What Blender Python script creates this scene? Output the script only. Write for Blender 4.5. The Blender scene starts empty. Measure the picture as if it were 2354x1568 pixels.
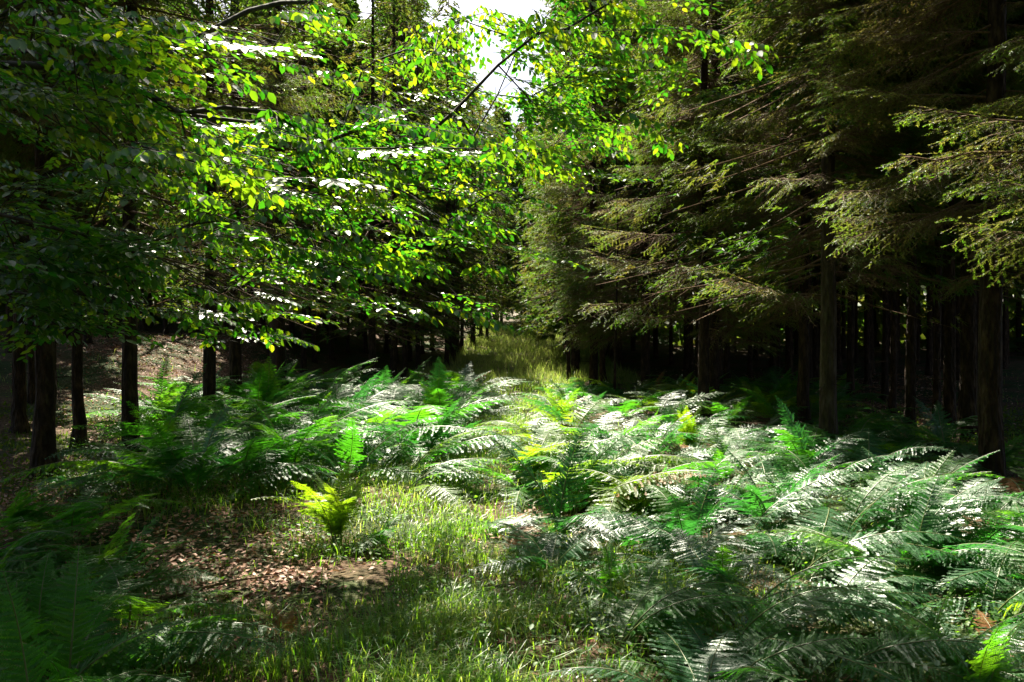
import bpy, math, random
import numpy as np
from mathutils import Vector, Matrix

random.seed(11)
rng = np.random.default_rng(11)
scene = bpy.context.scene
COL = scene.collection
R = math.radians

# ------------------------------------------------------------------ camera, sky, sun, exposure
CAM_H = 1.6
cam_d = bpy.data.cameras.new('camera')
cam_d.lens = 28.0
cam_d.sensor_width = 36.0
cam_d.clip_start = 0.05
cam_d.clip_end = 900.0
cam = bpy.data.objects.new('camera', cam_d)
cam.location = (0, 0, CAM_H)
cam.rotation_euler = (R(90), 0, 0)
COL.objects.link(cam)
scene.camera = cam

SUN_EL, SUN_AZ = 51.0, -15.0          # degrees; azimuth from +Y towards +X
world = bpy.data.worlds.new('World')
scene.world = world
world.use_nodes = True
wn = world.node_tree
wn.nodes.clear()
w_out = wn.nodes.new('ShaderNodeOutputWorld')
w_bg = wn.nodes.new('ShaderNodeBackground')
w_sky = wn.nodes.new('ShaderNodeTexSky')
w_sky.sky_type = 'NISHITA'
w_sky.sun_disc = False
w_sky.sun_elevation = R(SUN_EL)
w_sky.sun_rotation = R(SUN_AZ)
w_sky.dust_density = 3.0
w_bg.inputs['Strength'].default_value = 0.05
wn.links.new(w_sky.outputs[0], w_bg.inputs[0])
wn.links.new(w_bg.outputs[0], w_out.inputs[0])

SUND = Vector((math.sin(R(SUN_AZ)) * math.cos(R(SUN_EL)), math.cos(R(SUN_AZ)) * math.cos(R(SUN_EL)), math.sin(R(SUN_EL))))
sun_d = bpy.data.lights.new('sun', 'SUN')
sun_d.energy = 5.0
sun_d.angle = R(0.5)
sun_d.color = (1.0, 0.925, 0.76)
sun = bpy.data.objects.new('sun', sun_d)
sun.rotation_euler = SUND.to_track_quat('Z', 'Y').to_euler()
sun.location = (0, 0, 30)
COL.objects.link(sun)

scene.view_settings.view_transform = 'Standard'
scene.view_settings.look = 'None'
scene.view_settings.exposure = 2.15
scene.view_settings.gamma = 1.0
scene.view_settings.use_curve_mapping = False
scene.cycles.max_bounces = 6
scene.cycles.diffuse_bounces = 3
scene.cycles.glossy_bounces = 2
scene.cycles.transmission_bounces = 4
scene.cycles.use_denoising = True
scene.cycles.denoiser = 'OPENIMAGEDENOISE'

# ------------------------------------------------------------------ picture geometry helpers
FPX = 2354 * 28.0 / 36.0
def px_x(px, y): return (px - 1177.0) / FPX * y
def px_z(py, y): return CAM_H + (784.0 - py) / FPX * y
def to_px(x, y, z):
    yy = np.maximum(y, 0.05)
    return 1177.0 + FPX * x / yy, 784.0 - FPX * (z - CAM_H) / yy

def sstep(a, b, x):
    t = np.clip((x - a) / (b - a), 0, 1)
    return t * t * (3 - 2 * t)

def H(x, y):
    """terrain height"""
    x = np.asarray(x, float); y = np.asarray(y, float)
    s = np.clip(y - 15, 0, 50)
    z = 0.00115 * s * s + np.clip(y - 65, 0, 60) * 0.03
    z = z + 0.05 * np.sin(x * 1.1 + y * 0.6) + 0.04 * np.sin(x * 0.5 - y * 1.3 + 1.0) + 0.025 * np.sin(x * 2.3 + 1.7) * np.sin(y * 2.1)
    z = z + 1.5 * sstep(5.2, 12, -x) * sstep(8, 22, y)            # low bank under the left trees
    z = z - 0.10 * np.exp(-((x + 1.9) ** 2 / 1.2 + (y - 4.4) ** 2 / 3.0))
    return z
def Hs(x, y): return float(H(x, y))

def ellmap(zones, u, v):
    u = np.asarray(u, float); v = np.asarray(v, float)
    p = np.zeros(np.broadcast(u, v).shape)
    for cx, cy, rx, ry, w in zones:
        d = ((u - cx) / rx) ** 2 + ((v - cy) / ry) ** 2
        p = np.maximum(p, w * np.clip(1.6 - d, 0, 0.6) / 0.6)
    return p

# undergrowth zones meant to be sunlit; foliage that would shade them is thinned out
SUNNY = [(1430, 1130, 480, 170, .97), (2060, 1150, 330, 90, .93), (1800, 1270, 420, 80, .8), (1120, 1370, 230, 190, 1.0),
         (770, 1150, 190, 90, .93), (450, 1300, 270, 170, .95), (1210, 810, 150, 100, 1.0), (1050, 1460, 360, 150, 1.0), (520, 1490, 280, 70, .85),
         (210, 1090, 130, 70, .85), (390, 810, 120, 60, .95), (235, 900, 70, 35, 1.0), (1580, 930, 150, 80, .8),
         (2060, 930, 90, 60, .8), (2200, 980, 120, 50, .8), (2290, 1290, 110, 70, .8), (950, 920, 200, 60, .6),
         (60, 1190, 140, 50, .8), (700, 900, 240, 60, .5), (560, 990, 240, 90, .9), (860, 900, 240, 70, .9), (1500, 1440, 120, 50, .7)]
def sun_gap(x, y, z):
    """how far the undergrowth that this point would shade is meant to be sunlit"""
    x = np.asarray(x, float); y = np.asarray(y, float); z = np.asarray(z, float)
    t = (z - 0.4) / SUND.z
    gx = x - t * SUND.x; gy = y - t * SUND.y
    t = (z - 0.35 - H(gx, gy)) / SUND.z
    gx = x - t * SUND.x; gy = y - t * SUND.y
    u, v = to_px(gx, gy, H(gx, gy) + 0.35)
    p = ellmap(SUNNY, u, v)
    return np.where(gy > 1.5, p, 0)

# ------------------------------------------------------------------ mesh and object helpers
def make_mesh(name, V, F, mats, midx=None, smooth=False):
    V = np.asarray(V, dtype=np.float32).reshape(-1, 3)
    F = np.asarray(F, dtype=np.int32)
    me = bpy.data.meshes.new(name)
    n, k = F.shape
    me.vertices.add(len(V)); me.vertices.foreach_set('co', V.ravel())
    me.loops.add(n * k); me.loops.foreach_set('vertex_index', F.ravel())
    me.polygons.add(n)
    me.polygons.foreach_set('loop_start', np.arange(0, n * k, k, dtype=np.int32))
    me.polygons.foreach_set('loop_total', np.full(n, k, dtype=np.int32))
    for m in mats: me.materials.append(m)
    if midx is not None: me.polygons.foreach_set('material_index', np.asarray(midx, dtype=np.int32))
    if smooth: me.polygons.foreach_set('use_smooth', np.ones(n, dtype=bool))
    me.update(calc_edges=True)
    return me

class Build:
    """collects triangles"""
    def __init__(s): s.V = []; s.F = []; s.M = []; s.n = 0
    def add(s, V, F, m=0):
        V = np.asarray(V, float).reshape(-1, 3); F = np.asarray(F, int)
        if F.shape[1] == 4: F = np.concatenate([F[:, [0, 1, 2]], F[:, [0, 2, 3]]])
        s.V.append(V); s.F.append(F + s.n); s.M.append(np.full(len(F), m)); s.n += len(V)
    def mesh(s, name, mats, smooth=False):
        return make_mesh(name, np.concatenate(s.V), np.concatenate(s.F), mats, np.concatenate(s.M), smooth)

def tube(b, pts, radii, sides=5, m=0, bump=0.0, seed=0):
    pts = np.asarray(pts, float); n = len(pts)
    T = np.gradient(pts, axis=0); T /= np.linalg.norm(T, axis=1)[:, None] + 1e-9
    ref = np.array([0.0, 0, 1]) if abs(T[:, 2]).mean() < 0.8 else np.array([1.0, 0, 0])
    A = np.cross(T, ref); A /= np.linalg.norm(A, axis=1)[:, None] + 1e-9
    B = np.cross(T, A)
    ang = np.linspace(0, 2 * math.pi, sides, endpoint=False)
    rr = np.repeat(np.asarray(radii, float)[:, None], sides, 1)
    if bump:
        rg = np.random.default_rng(seed)
        rr = rr * (1 + bump * rg.normal(size=rr.shape))
    V = pts[:, None, :] + rr[..., None] * (np.cos(ang)[None, :, None] * A[:, None, :] + np.sin(ang)[None, :, None] * B[:, None, :])
    i = np.arange(n - 1)[:, None] * sides; j = np.arange(sides)[None, :]; j2 = (j + 1) % sides
    F = np.stack([i + j, i + j2, i + sides + j2, i + sides + j], -1).reshape(-1, 4)
    b.add(V.reshape(-1, 3), F, m)

def frames(axis, up):
    """rotation matrices whose columns are (axis, side, normal)"""
    a = axis / (np.linalg.norm(axis, axis=1)[:, None] + 1e-9)
    s = np.cross(up, a); s /= np.linalg.norm(s, axis=1)[:, None] + 1e-9
    n = np.cross(a, s)
    return np.stack([a, s, n], -1)

def stamp(b, tV, tF, pos, Rm, scale, m=0):
    N, k = len(pos), len(tV)
    if N == 0: return
    scale = np.asarray(scale, float)
    if scale.ndim == 1: scale = np.repeat(scale[:, None], 3, 1)
    L = tV[None, :, :] * scale[:, None, :]
    V = np.einsum('nij,nkj->nki', Rm, L) + pos[:, None, :]
    F = tF[None] + (np.arange(N) * k)[:, None, None]
    b.add(V.reshape(-1, 3), F.reshape(-1, tF.shape[1]), m)

def link(o): COL.objects.link(o); return o
def obj(name, me, parent=None, loc=(0, 0, 0), rot=(0, 0, 0), scale=(1, 1, 1)):
    o = bpy.data.objects.new(name, me)
    o.location = loc; o.rotation_euler = rot; o.scale = scale
    if parent is not None: o.parent = parent
    return link(o)
def tag(o, label=None, cat=None, group=None, kind=None):
    if label: o['label'] = label
    if cat: o['category'] = cat
    if group: o['group'] = group
    if kind: o['kind'] = kind
    return o
def empty(name, loc, rz=0.0):
    e = bpy.data.objects.new(name, None)
    e.location = loc; e.rotation_euler = (0, 0, rz); e.empty_display_size = 0.2
    return link(e)

# ------------------------------------------------------------------ materials
def nodes(name):
    m = bpy.data.materials.new(name); m.use_nodes = True
    t = m.node_tree; t.nodes.clear()
    out = t.nodes.new('ShaderNodeOutputMaterial')
    return m, t, out
def N(t, kind, **kw):
    n = t.nodes.new(kind)
    for k, v in kw.items():
        if k in n.inputs: n.inputs[k].default_value = v
        else: setattr(n, k, v)
    return n
def ramp(t, fac, stops):
    r = t.nodes.new('ShaderNodeValToRGB')
    els = r.color_ramp.elements
    els[0].position = stops[0][0]; els[0].color = (*stops[0][1], 1)
    els[1].position = stops[-1][0]; els[1].color = (*stops[-1][1], 1)
    for p, c in stops[1:-1]:
        e = els.new(p); e.color = (*c, 1)
    t.links.new(fac, r.inputs[0])
    return r

def leaf_mat(name, cols, trans, rough=0.42, spec=0.6, tfac=0.5, rnd='island', noise=0.0, nscale=3.0):
    """leaf: glossy on top, lets sunlight through; the hue differs from leaf to leaf"""
    m, t, out = nodes(name)
    if rnd == 'island':
        src = t.nodes.new('ShaderNodeNewGeometry').outputs['Random Per Island']
    else:
        src = t.nodes.new('ShaderNodeObjectInfo').outputs['Random']
    if noise:
        geo = t.nodes.new('ShaderNodeNewGeometry')
        nz = N(t, 'ShaderNodeTexNoise', Scale=nscale, Detail=2.0)
        t.links.new(geo.outputs['Position'], nz.inputs['Vector'])
        mr = N(t, 'ShaderNodeMapRange'); mr.inputs[1].default_value = 0.3; mr.inputs[2].default_value = 0.7
        t.links.new(nz.outputs['Fac'], mr.inputs[0])
        mx = N(t, 'ShaderNodeMix'); mx.data_type = 'FLOAT'; mx.inputs[0].default_value = noise
        t.links.new(src, mx.inputs[2]); t.links.new(mr.outputs[0], mx.inputs[3])
        src = mx.outputs[0]
    k = len(cols) - 1
    r1 = ramp(t, src, [(i / k, c) for i, c in enumerate(cols)])
    r2 = ramp(t, src, [(i / (len(trans) - 1), c) for i, c in enumerate(trans)])
    p = t.nodes.new('ShaderNodeBsdfPrincipled')
    p.inputs['Roughness'].default_value = rough
    p.inputs['Specular IOR Level'].default_value = spec
    t.links.new(r1.outputs[0], p.inputs['Base Color'])
    tr = t.nodes.new('ShaderNodeBsdfTranslucent')
    t.links.new(r2.outputs[0], tr.inputs['Color'])
    mix = t.nodes.new('ShaderNodeMixShader'); mix.inputs[0].default_value = tfac
    t.links.new(p.outputs[0], mix.inputs[1]); t.links.new(tr.outputs[0], mix.inputs[2])
    t.links.new(mix.outputs[0], out.inputs[0])
    return m

def bark_mat(name, cols, scale=9.0, zs=0.25, bump=0.6, rough=0.85):
    m, t, out = nodes(name)
    tc = t.nodes.new('ShaderNodeTexCoord')
    mp = N(t, 'ShaderNodeMapping'); mp.inputs['Scale'].default_value = (1, 1, zs)
    t.links.new(tc.outputs['Object'], mp.inputs[0])
    nz = N(t, 'ShaderNodeTexNoise', Scale=scale, Detail=6.0, Roughness=0.65)
    t.links.new(mp.outputs[0], nz.inputs['Vector'])
    vo = N(t, 'ShaderNodeTexVoronoi', Scale=scale * 2.2)
    t.links.new(mp.outputs[0], vo.inputs['Vector'])
    r = ramp(t, nz.outputs['Fac'], [(0.3, cols[0]), (0.5, cols[1]), (0.72, cols[2])])
    p = t.nodes.new('ShaderNodeBsdfPrincipled'); p.inputs['Roughness'].default_value = rough
    p.inputs['Specular IOR Level'].default_value = 0.25
    t.links.new(r.outputs[0], p.inputs['Base Color'])
    ad = N(t, 'ShaderNodeMath', operation='ADD')
    t.links.new(nz.outputs['Fac'], ad.inputs[0]); t.links.new(vo.outputs['Distance'], ad.inputs[1])
    bp = N(t, 'ShaderNodeBump', Strength=bump, Distance=0.06)
    t.links.new(ad.outputs[0], bp.inputs['Height']); t.links.new(bp.outputs[0], p.inputs['Normal'])
    t.links.new(p.outputs[0], out.inputs[0])
    return m

M = {}
M['beech_leaf'] = leaf_mat('beech_leaf', [(.018, .06, .012), (.028, .085, .014), (.05, .11, .016)],
                           [(.015, .14, .004), (.05, .26, .006), (.22, .44, .008), (.66, .70, .012)], rough=.36, spec=.8, tfac=.48, noise=.35, nscale=.8)
M['beech_bark'] = bark_mat('beech_bark', [(.02, .017, .012), (.045, .038, .028), (.09, .08, .06)], 6, .5, .25)
M['spruce_bark'] = bark_mat('spruce_bark', [(.012, .006, .004), (.035, .019, .010), (.11, .066, .038)], 12, .3, 1.0)
M['grey_bark'] = bark_mat('grey_bark', [(.022, .014, .01), (.06, .04, .025), (.13, .10, .07)], 9, .3, .8)
M['twig'] = bark_mat('dead_twig', [(.08, .045, .022), (.15, .09, .05), (.25, .17, .10)], 20, 1, .1)
M['needle'] = leaf_mat('spruce_needle', [(.15, .105, .04), (.09, .11, .022), (.03, .10, .015)],
                       [(.50, .36, .09), (.34, .44, .04), (.14, .46, .02)], rough=.5, spec=.4, tfac=.4, noise=.8, nscale=.55)
M['needle_green'] = leaf_mat('spruce_tip', [(.03, .10, .012), (.07, .15, .018)],
                             [(.16, .46, .02), (.42, .62, .03)], rough=.45, spec=.5, tfac=.4, noise=.4)
M['needle_far'] = leaf_mat('spruce_foliage', [(.09, .065, .022), (.05, .075, .015), (.022, .07, .012)],
                           [(.34, .25, .05), (.20, .32, .025), (.08, .32, .018)], rough=.6, spec=.15, tfac=.3, noise=.75, nscale=0.8)
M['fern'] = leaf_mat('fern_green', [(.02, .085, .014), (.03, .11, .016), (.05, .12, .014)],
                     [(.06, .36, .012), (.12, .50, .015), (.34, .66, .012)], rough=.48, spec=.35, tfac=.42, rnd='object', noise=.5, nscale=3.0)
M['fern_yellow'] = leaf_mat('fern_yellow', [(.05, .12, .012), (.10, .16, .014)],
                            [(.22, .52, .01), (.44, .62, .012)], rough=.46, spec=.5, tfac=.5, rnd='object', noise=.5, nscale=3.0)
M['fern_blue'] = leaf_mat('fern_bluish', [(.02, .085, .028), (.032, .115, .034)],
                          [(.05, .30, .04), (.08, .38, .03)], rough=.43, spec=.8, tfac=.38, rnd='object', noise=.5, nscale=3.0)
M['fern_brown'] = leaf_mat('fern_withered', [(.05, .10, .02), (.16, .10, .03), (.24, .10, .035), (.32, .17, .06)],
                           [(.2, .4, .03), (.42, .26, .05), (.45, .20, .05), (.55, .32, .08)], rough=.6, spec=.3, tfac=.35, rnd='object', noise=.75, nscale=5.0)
M['rachis'] = leaf_mat('fern_stalk', [(.10, .13, .03), (.14, .16, .05)], [(.1, .15, .03), (.1, .15, .03)], tfac=.1, rnd='object')
M['grass'] = leaf_mat('grass_blade', [(.03, .11, .010), (.07, .16, .014), (.22, .21, .06)],
                      [(.14, .46, .012), (.34, .60, .02), (.60, .58, .13)], rough=.42, spec=.6, tfac=.42, noise=.35, nscale=1.2)
M['grass_pale'] = leaf_mat('grass_pale', [(.05, .12, .02), (.12, .17, .04), (.26, .26, .11)], [(.2, .45, .03), (.42, .56, .08), (.7, .65, .25)], rough=.5, spec=.5, tfac=.4, noise=.5, nscale=.6)
M['litter'] = leaf_mat('dead_leaf', [(.10, .036, .02), (.25, .10, .06), (.42, .23, .16), (.50, .34, .26)],
                       [(.2, .1, .04), (.3, .18, .08)], rough=.6, spec=.25, tfac=.15)
M['herb'] = leaf_mat('herb_leaf', [(.03, .09, .018), (.05, .12, .02), (.09, .15, .02)],
                     [(.1, .4, .02), (.3, .55, .02)], rough=.5, spec=.25, tfac=.42)
M['wood'] = bark_mat('bare_wood', [(.5, .42, .32), (.6, .5, .38), (.7, .6, .48)], 20, 1, .1)
M['moss'] = leaf_mat('moss', [(.03, .055, .01), (.08, .11, .012)], [(.15, .3, .02), (.3, .4, .02)], rough=.8, spec=.2, tfac=.3, noise=.5)

def ground_material():
    m, t, out = nodes('forest_floor')
    geo = t.nodes.new('ShaderNodeNewGeometry')
    n1 = N(t, 'ShaderNodeTexNoise', Scale=0.55, Detail=4.0, Roughness=.6)
    n2 = N(t, 'ShaderNodeTexNoise', Scale=18.0, Detail=6.0, Roughness=.7)
    vo = N(t, 'ShaderNodeTexVoronoi', Scale=26.0)
    for n in (n1, n2, vo): t.links.new(geo.outputs['Position'], n.inputs['Vector'])
    litter = ramp(t, n2.outputs['Fac'], [(.3, (.03, .016, .009)), (.5, (.09, .05, .028)), (.7, (.19, .12, .075))])
    green = ramp(t, n2.outputs['Fac'], [(.3, (.015, .028, .006)), (.55, (.035, .06, .012)), (.75, (.07, .085, .025))])
    fac = ramp(t, n1.outputs['Fac'], [(.42, (0, 0, 0)), (.58, (1, 1, 1))])
    mx = N(t, 'ShaderNodeMix'); mx.data_type = 'RGBA'
    t.links.new(fac.outputs[0], mx.inputs[0]); t.links.new(litter.outputs[0], mx.inputs[6]); t.links.new(green.outputs[0], mx.inputs[7])
    p = t.nodes.new('ShaderNodeBsdfPrincipled'); p.inputs['Roughness'].default_value = .9
    p.inputs['Specular IOR Level'].default_value = .2
    t.links.new(mx.outputs[2], p.inputs['Base Color'])
    ad = N(t, 'ShaderNodeMath', operation='ADD')
    t.links.new(n2.outputs['Fac'], ad.inputs[0]); t.links.new(vo.outputs['Distance'], ad.inputs[1])
    bp = N(t, 'ShaderNodeBump', Strength=.8, Distance=.04)
    t.links.new(ad.outputs[0], bp.inputs['Height']); t.links.new(bp.outputs[0], p.inputs['Normal'])
    t.links.new(p.outputs[0], out.inputs[0])
    return m
M['ground'] = ground_material()

# ------------------------------------------------------------------ ground
xs = np.concatenate([np.linspace(-320, -40, 12), np.linspace(-36, -12, 26), np.linspace(-11.7, 11.7, 118), np.linspace(12, 36, 26), np.linspace(40, 320, 12)])
ys = np.concatenate([np.linspace(-200, -20, 8), np.linspace(-15, -1, 12), np.linspace(-.6, 20, 130), np.linspace(20.6, 80, 70), np.linspace(90, 500, 16)])
GX, GY = np.meshgrid(xs, ys)
near = np.exp(-(np.abs(GX) / 14) ** 4) * (GY < 24) * (GY > -1)
GZ = H(GX, GY) + rng.normal(size=GX.shape) * 0.012 * near
V = np.stack([GX, GY, GZ], -1).reshape(-1, 3)
ny, nx = GX.shape
i = np.arange(ny - 1)[:, None] * nx; j = np.arange(nx - 1)[None, :]
F = np.stack([i + j, i + j + 1, i + nx + j + 1, i + nx + j], -1).reshape(-1, 4)
tag(obj('ground', make_mesh('ground', V, F, [M['ground']], smooth=True)), 'forest floor of brown leaf litter and moss', kind='structure')

# ------------------------------------------------------------------ spruce branch meshes
def needles(b, P, T, up, size, m, dens_jit=0.5):
    """one triangle pair per needle tuft sample at P along T"""
    n = len(P)
    side = np.cross(T, up); side /= np.linalg.norm(side, axis=1)[:, None] + 1e-9
    nrm = np.cross(side, T)
    a = rng.uniform(-1, 1, n); sgn = np.where(rng.random(n) < .5, -1, 1)
    D = T * 0.75 + side * (sgn * rng.uniform(.45, 1.0, n))[:, None] + nrm * (a * .55)[:, None]
    D /= np.linalg.norm(D, axis=1)[:, None]
    L = size * rng.uniform(.7, 1.25, n)
    W = np.cross(D, nrm + rng.normal(size=(n, 3)) * .4); W /= np.linalg.norm(W, axis=1)[:, None] + 1e-9
    w = L * 0.13
    V = np.stack([P - W * w[:, None], P + W * w[:, None], P + D * L[:, None]], 1)
    F = np.arange(n * 3).reshape(-1, 3)
    b.add(V.reshape(-1, 3), F, m)

def spruce_branch(seed, live=0.6, length=2.4, droop=0.25):
    """a flat, drooping spruce branch along +X; bare near the trunk, needles further out"""
    rg = np.random.default_rng(seed)
    b = Build()
    n = 9
    t = np.linspace(0, 1, n)
    main = np.stack([t * length, 0.06 * np.sin(t * 3 + seed) * length, -droop * length * t ** 1.3 + 0.16 * length * t ** 3], -1)
    main += rg.normal(size=main.shape) * 0.008 * length
    tube(b, main, 0.016 * (1 - t) + 0.003, 4, 0)
    def at(s):
        f = s * (n - 1); k = min(int(f), n - 2); return main[k] + (main[k + 1] - main[k]) * (f - k), main[k + 1] - main[k]
    NP, NT = [], []
    GP, GT = [], []
    def fill(p0, p1, lim, green=False):
        L = np.linalg.norm(p1 - p0); k = max(2, int(L / 0.0048))
        s = rg.random(k)[:, None]
        d = (p1 - p0) / L
        (GP if green else NP).append(p0 + (p1 - p0) * s); (GT if green else NT).append(np.repeat(d[None], k, 0))
    for q in range(34):
        s = 0.08 + 0.9 * (q + rg.uniform(-.3, .3)) / 34
        p, d = at(s); d = d / np.linalg.norm(d)
        sg = 1 if q % 2 else -1
        l2 = length * (0.36 * math.sin(math.pi * min(1, s * 0.78 + .16)) + .03) * rg.uniform(.65, 1.15)
        a = R(rg.uniform(38, 62)) * sg
        d2 = np.array([d[0] * math.cos(a) - d[1] * math.sin(a), d[0] * math.sin(a) + d[1] * math.cos(a), d[2] * .6 - rg.uniform(.05, .4)])
        d2 /= np.linalg.norm(d2)
        mid = p + d2 * l2 * .5 + np.array([0, 0, rg.uniform(-.01, .03)])
        end = p + d2 * l2 + np.array([0, 0, -.10 * l2 + rg.uniform(-.04, .04)])
        tube(b, [p, mid, end], [.005, .0035, .0018], 3, 0)
        nt = max(3, int(l2 / 0.05))
        alive = rg.random() < live * (0.35 + s * 1.1)
        for u in range(nt):
            f = (u + .6) / nt
            pp = p + (mid - p) * min(1, f * 2) + (end - mid) * max(0, f * 2 - 1)
            sg2 = 1 if u % 2 else -1
            a2 = R(rg.uniform(35, 65)) * sg2
            d3 = np.array([d2[0] * math.cos(a2) - d2[1] * math.sin(a2), d2[0] * math.sin(a2) + d2[1] * math.cos(a2), d2[2] - rg.uniform(.05, .6)])
            d3 /= np.linalg.norm(d3)
            l3 = (0.05 + .12 * (1 - abs(f - .4))) * rg.uniform(.6, 1.3)
            e3 = pp + d3 * l3
            tube(b, [pp, e3], [.0024, .0012], 3, 0)
            if alive and (f > .25 or rg.random() < .4):
                fill(pp, e3, 0, green=(f > .6 and s > .55 and rg.random() < .75))
            elif rg.random() < .45:                      # dead forked twiglets
                for _ in range(3):
                    q0 = pp + (e3 - pp) * rg.uniform(.2, .9)
                    e4 = q0 + (d3 + rg.normal(size=3) * .6) * .05
                    tube(b, [q0, e4], [.0016, .0009], 3, 0)
        if alive: fill(mid, end, 0, green=s > .7 and rg.random() < .5)
    p, d = at(.55); fill(p, main[-1], 0)
    for P_, T_, m_ in ((NP, NT, 1), (GP, GT, 2)):
        if P_:
            P_ = np.concatenate(P_); T_ = np.concatenate(T_)
            needles(b, P_, T_, np.array([[0, 0, 1.0]]), .025, m_)
    return b.mesh('spruce_branch', [M['twig'], M['needle'], M['needle_green']])

BR_LIVE = [spruce_branch(100 + k, 1.0, 2.4, .16 + .05 * k) for k in range(4)]
BR_MIX = [spruce_branch(200 + k, .68, 2.4, .20 + .05 * k) for k in range(4)]
BR_DEAD = [spruce_branch(300 + k, .12, 2.0, .28) for k in range(2)]

def crown_mesh(seed, z0, z1, r0, count, elem=(.30, .045), at=None):
    """far crown: drooping boughs made of many narrow needle sprays"""
    rg = np.random.default_rng(seed)
    b = Build()
    nb = int((z1 - z0) / .42) * 5
    P, A = [], []
    per = max(4, count // nb)
    for q in range(nb):
        f = (q + rg.random()) / nb
        z = z0 + (z1 - z0) * f
        az = rg.uniform(0, 2 * math.pi)
        L = r0 * (1 - f) ** .75 * rg.uniform(.7, 1.15) + .25
        dr = rg.uniform(.15, .45)
        s = rg.random(per) ** .6
        lat = rg.normal(size=per) * .22 * L * (1 - .45 * s)
        ca, sa = math.cos(az), math.sin(az)
        rad = s * L
        zz = z - dr * rad + .12 * rad * s + rg.normal(size=per) * .05 - np.abs(lat) * .25
        P.append(np.stack([rad * ca - lat * sa, rad * sa + lat * ca, zz], -1))
        d = np.stack([ca * (1 - .2 * s) - np.sign(lat) * sa * .8, sa * (1 - .2 * s) + np.sign(lat) * ca * .8, -rg.uniform(.1, 1.0, per)], -1)
        A.append(d + rg.normal(size=d.shape) * .25)
        k = np.array([[0, 0, z], [ca * L * .5, sa * L * .5, z - dr * L * .5], [ca * L * .95, sa * L * .95, z - dr * L * .9]])
        tube(b, k, [.02, .012, .004], 3, 0)
    P = np.concatenate(P); A = np.concatenate(A)
    q = elem[1] / elem[0] * .55
    tV = np.array([[0, -q, 0], [0, q, 0], [1, 0, 0], [.12, 0, q], [.24, 0, 0], [.5, .34, -.05], [.16, 0, 0], [.28, 0, q], [.52, -.36, -.04],
                   [.42, 0, 0], [.54, 0, q], [.80, .26, -.04], [.46, 0, q], [.58, 0, 0], [.84, -.26, -.05]])
    tF = np.array([[0, 1, 2], [3, 4, 5], [6, 7, 8], [9, 10, 11], [12, 13, 14]])
    Rm = frames(A, np.array([[0, 0, 1.0]]) + rg.normal(size=A.shape) * .45)
    if at is not None:
        g = sun_gap(P[:, 0] + at[0], P[:, 1] + at[1], P[:, 2] + at[2]) * (.9 if (at[1] < 20 and at[0] < -4) else 1.0 if (at[1] < 24 or at[0] < -7) else .85 if at[1] < 66 else 0)
        k = rg.random(len(P)) > g
        P, Rm = P[k], Rm[k]
    n = len(P)
    sc = elem[0] * rg.uniform(.6, 1.35, n)
    sc = np.stack([sc, sc * rg.uniform(.8, 1.2, n), sc], -1)
    stamp(b, tV, tF, P, Rm, sc, 1)
    return b.mesh('shared_crown' if at is None else 'spruce_crown', [M['twig'], M['needle_far']])

CR_FULL = [crown_mesh(400 + k, 1.9, 16.5, 2.5, 9000, (.36, .07)) for k in range(3)]
CR_INNER = [crown_mesh(420 + k, 4.6, 16.5, 2.2, 4200, (.46, .12)) for k in range(3)]

def trunk_mesh(seed, h, r, lean=0.0, sides=12, bark='spruce_bark', stubs=True):
    rg = np.random.default_rng(seed)
    b = Build()
    z = np.concatenate([[-.15, 0, .12, .3, .6], np.linspace(1.0, h, 16)])
    rr = r * (1 - .85 * np.clip(z / h, 0, 1)) * (1 + .55 * np.exp(-np.clip(z, 0, 9) / .22))
    wob = np.cumsum(rg.normal(size=(len(z), 2)) * .012, 0)
    pts = np.stack([wob[:, 0] + lean * z, wob[:, 1], z], -1)
    tube(b, pts, rr, sides, 0, bump=.05, seed=seed)
    if stubs:
        for q in range(14):
            zz = rg.uniform(.9, 5.5); a = rg.uniform(0, 6.28); L = rg.uniform(.06, .5)
            c = np.array([np.interp(zz, z, pts[:, 0]), np.interp(zz, z, pts[:, 1]), zz])
            e = c + np.array([math.cos(a), math.sin(a), rg.uniform(-.3, .2)]) * (r + L)
            tube(b, [c, e], [.009, .004], 3, 0)
    return b.mesh('spruce_trunk', [M[bark]], smooth=True)
TRUNKS = [trunk_mesh(500 + k, 16.5, .13, rng.uniform(-.004, .004), 9) for k in range(6)]

# ------------------------------------------------------------------ trees: where they stand
def right_edge(y): return 2.0 + np.clip(30 - y, 0, 30) * 0.15 + np.clip(np.asarray(y, float) - 30, 0, 40) * 0.075
def left_edge(y): return np.where(np.asarray(y) < 19, -5.3, -5.3 + np.clip((np.asarray(y, float) - 19) / 15, 0, 1) * 2.5 + np.clip((np.asarray(y, float) - 36) / 24, 0, 1) * 1.6)

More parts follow.
